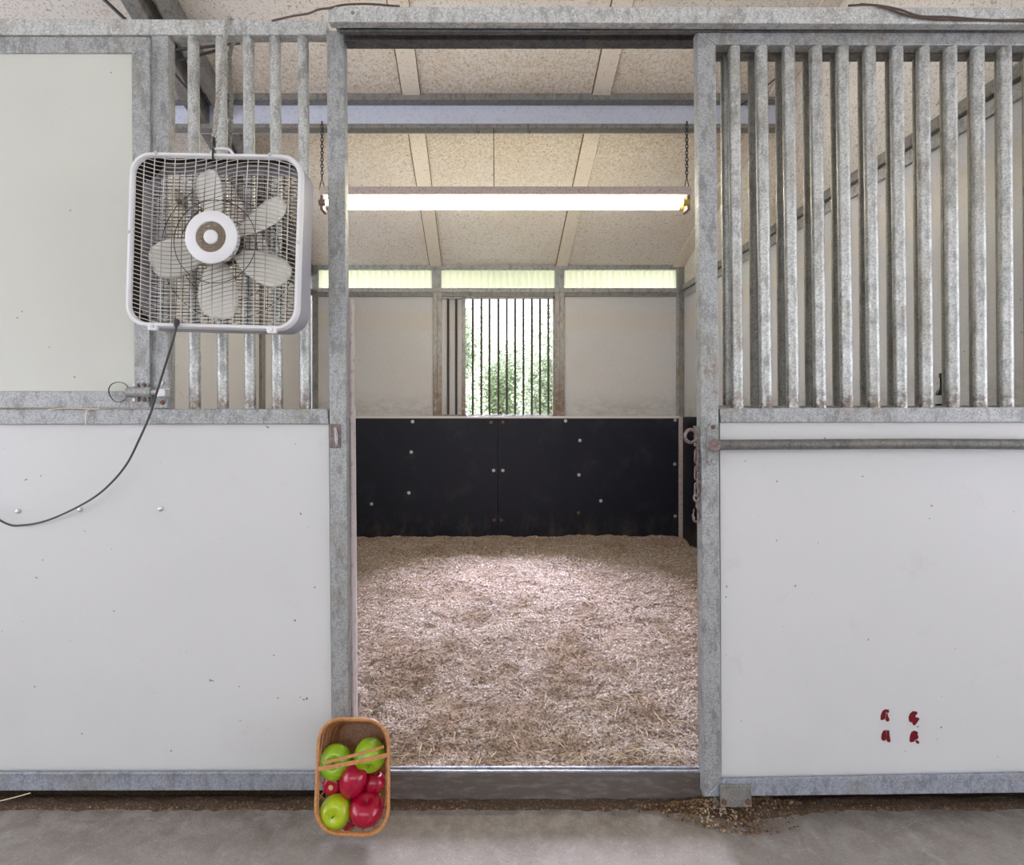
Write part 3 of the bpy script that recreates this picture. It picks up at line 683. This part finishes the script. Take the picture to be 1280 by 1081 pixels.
# wires lying on the header
tag(MB().tube(smooth_path([P(340,26,-.03),P(366,20,-.06),P(385,17,-.10),P(398,12,-.12),P(412,10,-.12),P(430,6,-.10),P(460,5,-.10),P(500,8,-.09)],6), .003, 6).build('loose_wire', M_OLDWIRE, None, smooth=True), 'brown loose wire lying on the header above the left door post', 'wire')
mb = MB()
mb.tube(smooth_path([P(1060,7,-.09),P(1085,6,-.118),P(1105,9,-.122),P(1130,18,-.122),P(1160,23,-.122),P(1200,24.5,-.121),P(1290,26,-.121)],6), .0032, 6)
mb.tube(smooth_path([P(1075,5,-.09),P(1100,7,-.120),P(1125,12,-.123),P(1150,20,-.123),P(1185,21,-.122),P(1240,25,-.122),P(1290,24,-.121)],6), .0028, 6)
tag(mb.build('loose_wire', M_OLDWIRE, None, smooth=True), 'pair of brown wires draped over the header above the sliding door', 'wire')

# ================================================================== CHAIN AT THE DOORWAY
ch = empty('door_chain', P(868,650,-.055), 'rusty chain with a snap hook hanging beside the sliding door edge', 'chain')
MB().tube([P(864,545,-.06)+Vector((math.cos(t)*.019, .004, math.sin(t)*.021)) for t in [i*2*math.pi/28 for i in range(28)]], .0055, 8, closed=True).build('eye_ring', M_RUST, ch, smooth=True)
MB().rect(870,533,877,558,-.055,.02).build('eye_plate', M_GALV_DARK, ch, bevel=.002)
ps = [556,565,575.5,586,596.5,607,617]
for i in range(6):
    a, c = P(871.5,ps[i]-2.5,-.058), P(871.5,ps[i+1]+2.5,-.058)
    MB().tube(link((a+c)/2, c-a, (c-a).length+.004, .016 if i%2 else .014, 0, (1,0,0) if i%2 else (.3,1,0)), .003, 6, closed=True).build('link', M_RUST, ch, smooth=True)
hk = MB(); hk.tube([P(871.5,622,-.058)+Vector((math.cos(t)*.011, 0, math.sin(t)*.012)) for t in [i*2*math.pi/24 for i in range(24)]], .0038, 8, closed=True)
hk.tube([P(871.5,627,-.058),P(871,634,-.058)], .0055, 8)
hk.tube(smooth_path([P(871,633,-.058),P(874,641,-.058),P(875,647,-.058),P(871,652,-.058),P(867,650,-.058),P(866,643,-.058)],6), .0036, 8)
hk.tube([P(866.5,643,-.058),P(867.5,636,-.058)], .0026, 8)
hk.build('snap_hook', M_RUST, ch, smooth=True)

# ================================================================== BOTTLE on the rail
zr = P(0,507,0).z
bo = P(1177.5,500,.09); bo.z = zr
bt = empty('bottle', bo, 'small dark bottle with a white label standing behind the door bars', 'bottle')
MB().lathe([(.0001,0),(.018,0),(.019,.004),(.019,.042),(.017,.050),(.008,.064),(.0065,.070),(.0065,.098),(.008,.100),(.008,.106),(.0065,.107)], bo, n=20).build('glass_body', M_GLASS_BOTTLE, bt, smooth=True)
MB().lathe([(.0193,.008),(.0196,.010),(.0196,.036),(.0193,.038)], bo, n=20).build('paper_label', M_LABEL, bt, smooth=True)
MB().lathe([(.0085,.100),(.009,.101),(.009,.114),(.008,.116)], bo, n=16).build('cap', M_BLACK, bt, smooth=True)

# ================================================================== BEDDING, DIRT, STRAW
def bedz(x, y):
    return .05+.012*y+.018*noise.noise((x*1.4,y*1.4,2))+.016*noise.noise((x*4.5,y*4.5,5))+.015*noise.noise((x*11,y*11,9))+.007*noise.noise((x*26,y*26,4))+(.02*max(0,1-(3.6-y)/.25) if y > 3.35 else 0)+.026*max(0,1-(y-.045)/.16)
nx, ny = 190, 190; vs = []; fs = []
for j in range(ny+1):
    y = .045+(3.625-.045)*j/ny
    for i in range(nx+1):
        x = -1.70+(1.96+1.70)*i/nx; vs.append((x,y,bedz(x,y)+.004*noise.noise((x*40,y*40,1))))
for j in range(ny):
    for i in range(nx): a = j*(nx+1)+i; fs.append((a,a+1,a+nx+2,a+nx+1))
bed = empty('bedding', (.05,1.85,0), 'pale wood shavings bedding covering the stall floor', 'bedding', kind='stuff')
MB().add(vs,fs).build('trodden_layer', M_BEDB, bed, smooth=True)
rnd = random.Random(3); mb = MB(); V = mb.v; Fc = mb.f
def chip(x, y, z, L, w):
    a = rnd.uniform(0, 6.283); ti = rnd.uniform(-.6,.6); ro = rnd.uniform(-.6,.6)
    ux, uy = math.cos(a), math.sin(a); b = len(V)
    uz = math.tan(ti)*.7; wz = math.tan(ro)*.7
    p = (ux*L/2, uy*L/2, uz*L/2); q = (-uy*w/2, ux*w/2, wz*w/2)
    c = rnd.uniform(0,.3)*L
    V.extend([(x-p[0]-q[0],y-p[1]-q[1],z-p[2]-q[2]),(x-q[0],y-q[1],z-q[2]+c),(x+p[0]-q[0],y+p[1]-q[1],z+p[2]-q[2]),(x+p[0]+q[0],y+p[1]+q[1],z+p[2]+q[2]),(x+q[0],y+q[1],z+q[2]+c),(x-p[0]+q[0],y-p[1]+q[1],z-p[2]+q[2])])
    Fc.append((b,b+1,b+4,b+5)); Fc.append((b+1,b+2,b+3,b+4))
N = 0
while N < 125000:
    y = .05+3.54*rnd.random()**1.5; lo = max(-1.69, -.55-.30*y*1.2-.1); hi = min(1.93, .8+.42*y)
    x = rnd.uniform(lo, hi)
    if rnd.random() > .45+.75*max(0,min(1,.5+1.5*noise.noise((x*3.1,y*3.1,7))+.4)): 
        N += 1; continue
    s = rnd.uniform(.5,1.4); z = bedz(x,y)+rnd.uniform(.001,.006)
    chip(x, y, z, .0088*s*(1+.2*y), .0048*s*(1+.2*y)); N += 1
me = bpy.data.meshes.new('shavings'); me.from_pydata([(a-bed.location.x,b-bed.location.y,c) for a,b,c in V], [], Fc); me.materials.append(M_BED)
o = bpy.data.objects.new('shavings', me); C.objects.link(o); o.parent = bed
# straw stalks
mb = MB(); rnd = random.Random(11)
for i in range(220):
    y = .10+1.0*rnd.random()**2; x = rnd.uniform(-.40,.80) if i % 3 else rnd.uniform(.2,.85)
    if x > .70+y*.4: continue
    a = rnd.uniform(0,3.14); L = rnd.uniform(.025,.085); z = bedz(x,y)+.013
    p = Vector((x,y,z)); d = Vector((math.cos(a),math.sin(a),rnd.uniform(-.05,.12)))*L/2
    mb.tube([p-d,p+Vector((0,0,rnd.uniform(0,.006))),p+d], rnd.uniform(.0009,.0017), 4)
for a, c in (((843,913,.42),(868,944,.20)),((664,951,.14),(700,957,.13))):
    mb.tube([P(*a),(P(*a)+P(*c))/2+Vector((.004,0,.004)),P(*c)], .0018, 5)
tag(mb.build('straw', M_STRAW, None), 'loose straw stalks scattered over the shavings near the doorway', 'straw', kind='stuff')
# dirt ridge along the wall base
mb = MB(); vs = []; fs = []; nx, ny = 420, 10
def dirtz(x, s, h): return h*math.sin(math.pi*s)**.8*(.7+.5*noise.noise((x*9,s*2,1))+.4*noise.noise((x*40,s*9,4)))
for i in range(nx+1):
    x = -2.6+5.0*i/nx; m_ = math.exp(-((x-.85)/.20)**2)
    h = .012+.026*m_; y0 = -.030-.045*m_+.014*noise.noise((x*7,1,1))+.010*noise.noise((x*31,2,1)); y1 = .045
    for j in range(ny+1):
        s = j/ny; vs.append((x, y0+(y1-y0)*s, .001+max(0,dirtz(x,s,h)) if 0 < j < ny else -.004))
for i in range(nx):
    for j in range(ny): a = i*(ny+1)+j; fs.append((a,a+ny+1,a+ny+2,a+1))
tag(mb.add(vs,fs).build('dirt', M_DIRT, None, smooth=True), 'dark dirt gathered along the foot of the stall front', 'dirt', kind='stuff')
mb = MB(); rnd = random.Random(5)
V = mb.v; Fc = mb.f
for i in range(1700):
    if i % 3: x = rnd.gauss(.78,.10)
    else: x = rnd.uniform(-1.7,1.7)
    m_ = math.exp(-((x-.85)/.25)**2); y = -.012-rnd.random()**2*(.02+.11*m_)
    z = .004+.030*m_*math.exp(-((y+.03)/.05)**2); s = rnd.uniform(.5,1.2)
    if not -1.9 < x < 1.9: continue
    chip(x, y, z, .009*s, .005*s)
o = mb.build('crumbs', bedmat('bedding_crumbs', [(.10,.06,.035),(.25,.15,.08),(.42,.29,.18),(.62,.50,.38)]), None)
tag(o, 'brown bedding crumbs spilled on the floor around the door guide', 'crumbs', kind='stuff')
# straw bits on rails
for i,(pp,lab) in enumerate((([P(60,512,-.01),P(85,510,-.013),P(120,511.5,-.012)],'pale straw lying on the rail under the hatch'),([P(0,988,-.03),P(20,986,-.05),P(38,991,-.04)],'pale straw at the base of the stall front near the frame edge'),([P(107,530,-.006),P(107.5,520,-.008),P(110,512,-.010),P(124,511,-.010)],'bit of string hanging over the rail below the hatch'))):
    if i == 1: pp = [P(0,1001,-.02),P(20,996,-.02),P(38,991,-.015)]
    tag(MB().tube(smooth_path(pp,4), .0016, 6).build('string_bit' if i == 2 else 'straw_stalk', M_STRAW, None, smooth=True), lab, 'string' if i == 2 else 'straw')
mb = MB()
for a,c in (((217,456,.03),(238,463,.0)),((217,481,.04),(231,497,.03)),((217,415,.03),(231,406,.01)),((217,420,.03),(227,424,.01)),((236,511,.03),(262,514,.02))):
    mb.tube([P(*a),(P(*a)+P(*c))/2+Vector((0,0,.003)),P(*c)], .0011, 5)
tag(mb.build('hay_wisps', M_STRAW, None), 'hay wisps caught on the post under the fan', 'hay', kind='stuff')

# ================================================================== BASKET OF APPLES
RU, RL = P(441,899,-.115), P(441,1043,-.225)
BO = (RU+RL)/2; e2 = (RU-RL).normalized(); e1 = Vector((1,0,0)); nn = e1.cross(e2).normalized()
if nn.y > 0: nn = -nn
roll = math.radians(-1.5)
e1, e2 = (e1*math.cos(roll)+e2*math.sin(roll)), (e2*math.cos(roll)-e1*math.sin(roll))
HW, HH = .109, (RU-RL).length/2
def BL(u, v, h): return BO+e1*u+e2*v-nn*h          # h: depth below the rim
DEP = .125
bk = empty('fruit_basket', BL(0,-HH,DEP), 'brown woven basket of apples leaning against the left door post', 'basket')
def brim(s, hw, hh, h, n=10):    # rounded rectangle loop
    r = min(hw,hh)*.62; out = []
    for cx, cz, a0 in ((hw-r,hh-r,0),(-hw+r,hh-r,90),(-hw+r,-hh+r,180),(hw-r,-hh+r,270)):
        for i in range(n+1):
            t = math.radians(a0+90*i/n); out.append((cx+r*math.cos(t), cz+r*math.sin(t)))
    return out
def resample(loop, m):
    pts = loop+[loop[0]]; L = [0]
    for i in range(len(pts)-1): L.append(L[-1]+math.dist(pts[i],pts[i+1]))
    out = []; j = 0
    for k in range(m):
        d = L[-1]*k/m
        while L[j+1] < d: j += 1
        t = (d-L[j])/max(L[j+1]-L[j],1e-9); out.append((pts[j][0]+(pts[j+1][0]-pts[j][0])*t, pts[j][1]+(pts[j+1][1]-pts[j][1])*t))
    return out
ML = 96
def ringat(h):
    f = h/DEP; k = 1-.27*f; return resample(brim(0, HW*k, HH*(1-.14*f), h), ML)
rings = {}
def ring(h):
    if h not in rings: rings[h] = ringat(h)
    return rings[h]
def BW(k, h):
    u, v = ring(h)[int(k)%ML]; return BL(u, v, h)
MB().tube([BW(k,0) for k in range(ML)], .0050, 8, closed=True).build('rim', M_RATTAN, bk, smooth=True)
MB().tube([BW(k,.012)*1 for k in range(ML)], .0035, 6, closed=True).build('rim_band', M_RATTAN, bk, smooth=True)
hs = [round(DEP*i/8,5) for i in range(9)]
mb = MB()
for k in range(0, ML, 4):
    mb.tube([BW(k+i, hs[i]) for i in range(9)], .0016, 5, caps=False)
    mb.tube([BW(k-i, hs[i]) for i in range(9)], .0016, 5, caps=False)
for h in hs[4::4]: mb.tube([BW(k,h) for k in range(ML)], .0012, 5, closed=True)
mb.build('woven_side', M_RATTAN, bk, smooth=True)
mb = MB(); base = [BW(k,DEP) for k in range(ML)]
mb.poly(base, nn*.004); mb.build('base', M_RATTAN_BASE, bk)
mb = MB()      # slatted inner back, as the reddish upper end of the basket
for i in range(8):
    h = .008+DEP*.115*i; hr = [round(h,4)]
    R = ringat(hr[0]); pts = [BL(u*.985, v*.985, h) for u,v in R if v > HH*.30]
    pts.sort(key=lambda p: (p-BO).dot(e1))
    mb.tube(pts, .0058, 5)
mb.build('end_band', M_RATTAN_BASE, bk, smooth=True)
def strap(p0, p1, rise, w=.0085, t=.0015, sag=0):
    m = 18; vs = []; fs = []
    for i in range(m+1):
        s = i/m; p = p0.lerp(p1, s)+nn*rise*math.sin(math.pi*s)**.7; 
        for a, b_ in ((-w/2,-t),(w/2,-t),(w/2,t),(-w/2,t)): vs.append(p+e2*a+nn*b_)
    for i in range(m):
        for k in range(4): fs.append((i*4+k,i*4+(k+1)%4,(i+1)*4+(k+1)%4,(i+1)*4+k))
    fs += [(0,1,2,3),(m*4+3,m*4+2,m*4+1,m*4)]
    return MB().add(vs,fs)
def atpix(px, py, h):   # point on the plane h below the rim seen at px,py
    o = Vector((0,-CD,CZ)); d = P(px,py,0)-o; q = BO-nn*h; return o+d*((q-o).dot(nn)/d.dot(nn))
strap(atpix(396,961,0), atpix(485,943,0), .018, .0115).build('handle', M_RATTAN, bk, smooth=True)
strap(atpix(404,953,.004), atpix(480,933,.004), .016, .0085).build('handle', M_RATTAN, bk, smooth=True)
def apple(px, py, r, h, m, lab, tall=1.0, axis=(0,-.3,1), roll=0, stem=True, grp=None):
    c = atpix(px, py, h); ax = Vector(axis).normalized()
    a = empty('apple', c-ax*r*.9, lab, 'apple', grp)
    prof = []
    for i in range(21):
        t = math.pi*i/20; z = -math.cos(t); rr = math.sin(t)
        rad = r*rr*(1+.10*z)*(1.0); zz = r*.94*tall*z
        dip = math.exp(-(rr/.33)**2)*r*.30
        zz += -dip if z > 0 else dip*.6
        prof.append((max(rad,.0003), zz))
    MB().lathe(prof, c, ax, 28).build('skin', m, a, smooth=True)
    u = ax.orthogonal().normalized()
    if stem: MB().tube([c+ax*r*tall*.62, c+ax*r*tall*.75+u*.002, c+ax*r*tall*.84+u*.004], .0016, 6).build('stem', M_STEM, a, smooth=True)
    else:
        MB().lathe([(.007,0),(.008,.002),(.003,.004)], c+ax*r*tall*.66, ax, 9).build('calyx', M_CALYX, a, smooth=True)
PXM = 1.68/F
toV = lambda x,y,z: Vector((x,y,z))
apple(419,952,21*PXM,.042,M_GREENAPPLE,'green apple beside the left rim, under the basket handle',.95,(.05,-.75,.35))
apple(462,943,20*PXM,.040,M_GREENAPPLE,'green apple beside the right rim, under the basket handle',1.12,(.1,-.8,-.35))
apple(417,979,13.5*PXM,.058,M_REDAPPLE,'small red apple showing its pale star end, by the left rim',1.0,(-.1,-.95,.1),stem=False)
apple(441,977,16.5*PXM,.030,M_REDAPPLE,'long red apple lying across the middle of the basket',1.5,(.35,-.15,.9))
apple(467,978,14.5*PXM,.062,M_REDAPPLE,'red apple half hidden between the long apple and right rim',1.0,(.2,.1,.9))
apple(420,1014,19.5*PXM,.040,M_YGREEN,'yellow-green apple in the lower left corner of the basket',1.05,(.02,-.95,.25))
apple(458,1012,21*PXM,.040,M_REDAPPLE,'large glossy red apple in the lower right corner of the basket',.95,(.1,-.25,.95))
apple(463,999,13*PXM,.080,M_GREENAPPLE,'green apple just peeking out behind the large red apple',1.0,(.2,.1,.9))
apple(436,1024,13*PXM,.088,M_REDAPPLE,'red apple mostly hidden under the two lowest apples',1.0,(.0,.1,.9))

# ================================================================== OUTSIDE TREES
rnd = random.Random(21)
def shrub(cx, cy, top, rx, lab, nleaf):
    s = empty('garden_tree', (cx,cy,0), lab, 'tree', 'trees outside the rear window')
    mb = MB(); V = mb.v; Fc = mb.f
    blobs = [(cx+rnd.uniform(-.8,.8)*rx, cy+rnd.uniform(-.5,.5), rnd.uniform(.3,top-.5), rnd.uniform(.35,.6)) for _ in range(34)]+[(cx,cy,top-.5,.45)]
    for i in range(nleaf):
        bx,by,bz,br = rnd.choice(blobs); v = Vector((rnd.gauss(0,1),rnd.gauss(0,1),rnd.gauss(0,1))).normalized()*br*rnd.uniform(.75,1.05)
        p = Vector((bx,by,bz))+v
        if p.z < .02: continue
        u = Vector((rnd.gauss(0,1),rnd.gauss(0,1),rnd.gauss(0,.7))).normalized(); w = u.cross(Vector((rnd.gauss(0,1),rnd.gauss(0,1),rnd.gauss(0,1)))).normalized()
        L = rnd.uniform(.05,.09); b = len(V)
        V.extend([tuple(p-u*L/2),tuple(p+w*L*.26),tuple(p+u*L/2),tuple(p-w*L*.26)]); Fc.append((b,b+1,b+2,b+3))
    me = bpy.data.meshes.new('foliage'); me.from_pydata([(a-cx,b-cy,c) for a,b,c in V], [], Fc); me.materials.append(M_LEAF)
    o = bpy.data.objects.new('foliage', me); C.objects.link(o); o.parent = s
    t = MB().tube([(cx,cy,-.06),(cx+.05,cy,top*.5),(cx,cy,top-.3)], [.07,.05,.02], 8)
    for k in range(7):
        a = rnd.uniform(0,6.28); z = rnd.uniform(.3,top*.7); t.tube([(cx+.03,cy,z),(cx+math.cos(a)*rx*.6,cy+math.sin(a)*.4,z+.5)], [.025,.01], 6)
    t.build('trunk', M_BARK, s, smooth=True)
shrub(-.62, 7.3, 3.3, .42, 'leafy tree outside the rear window, at its left side', 19000)
shrub(.32, 9.8, 3.0, .60, 'lower leafy tree outside, in the middle of the rear window', 20000)
shrub(1.28, 7.3, 3.25, .42, 'leafy tree outside the rear window, at its right side', 19000)
shrub(-2.9, 8.0, 3.2, .8, 'leafy tree outside to the left, hidden behind the rear wall', 6000)
shrub(3.5, 8.0, 3.2, .8, 'leafy tree outside to the right, hidden behind the rear wall', 6000)
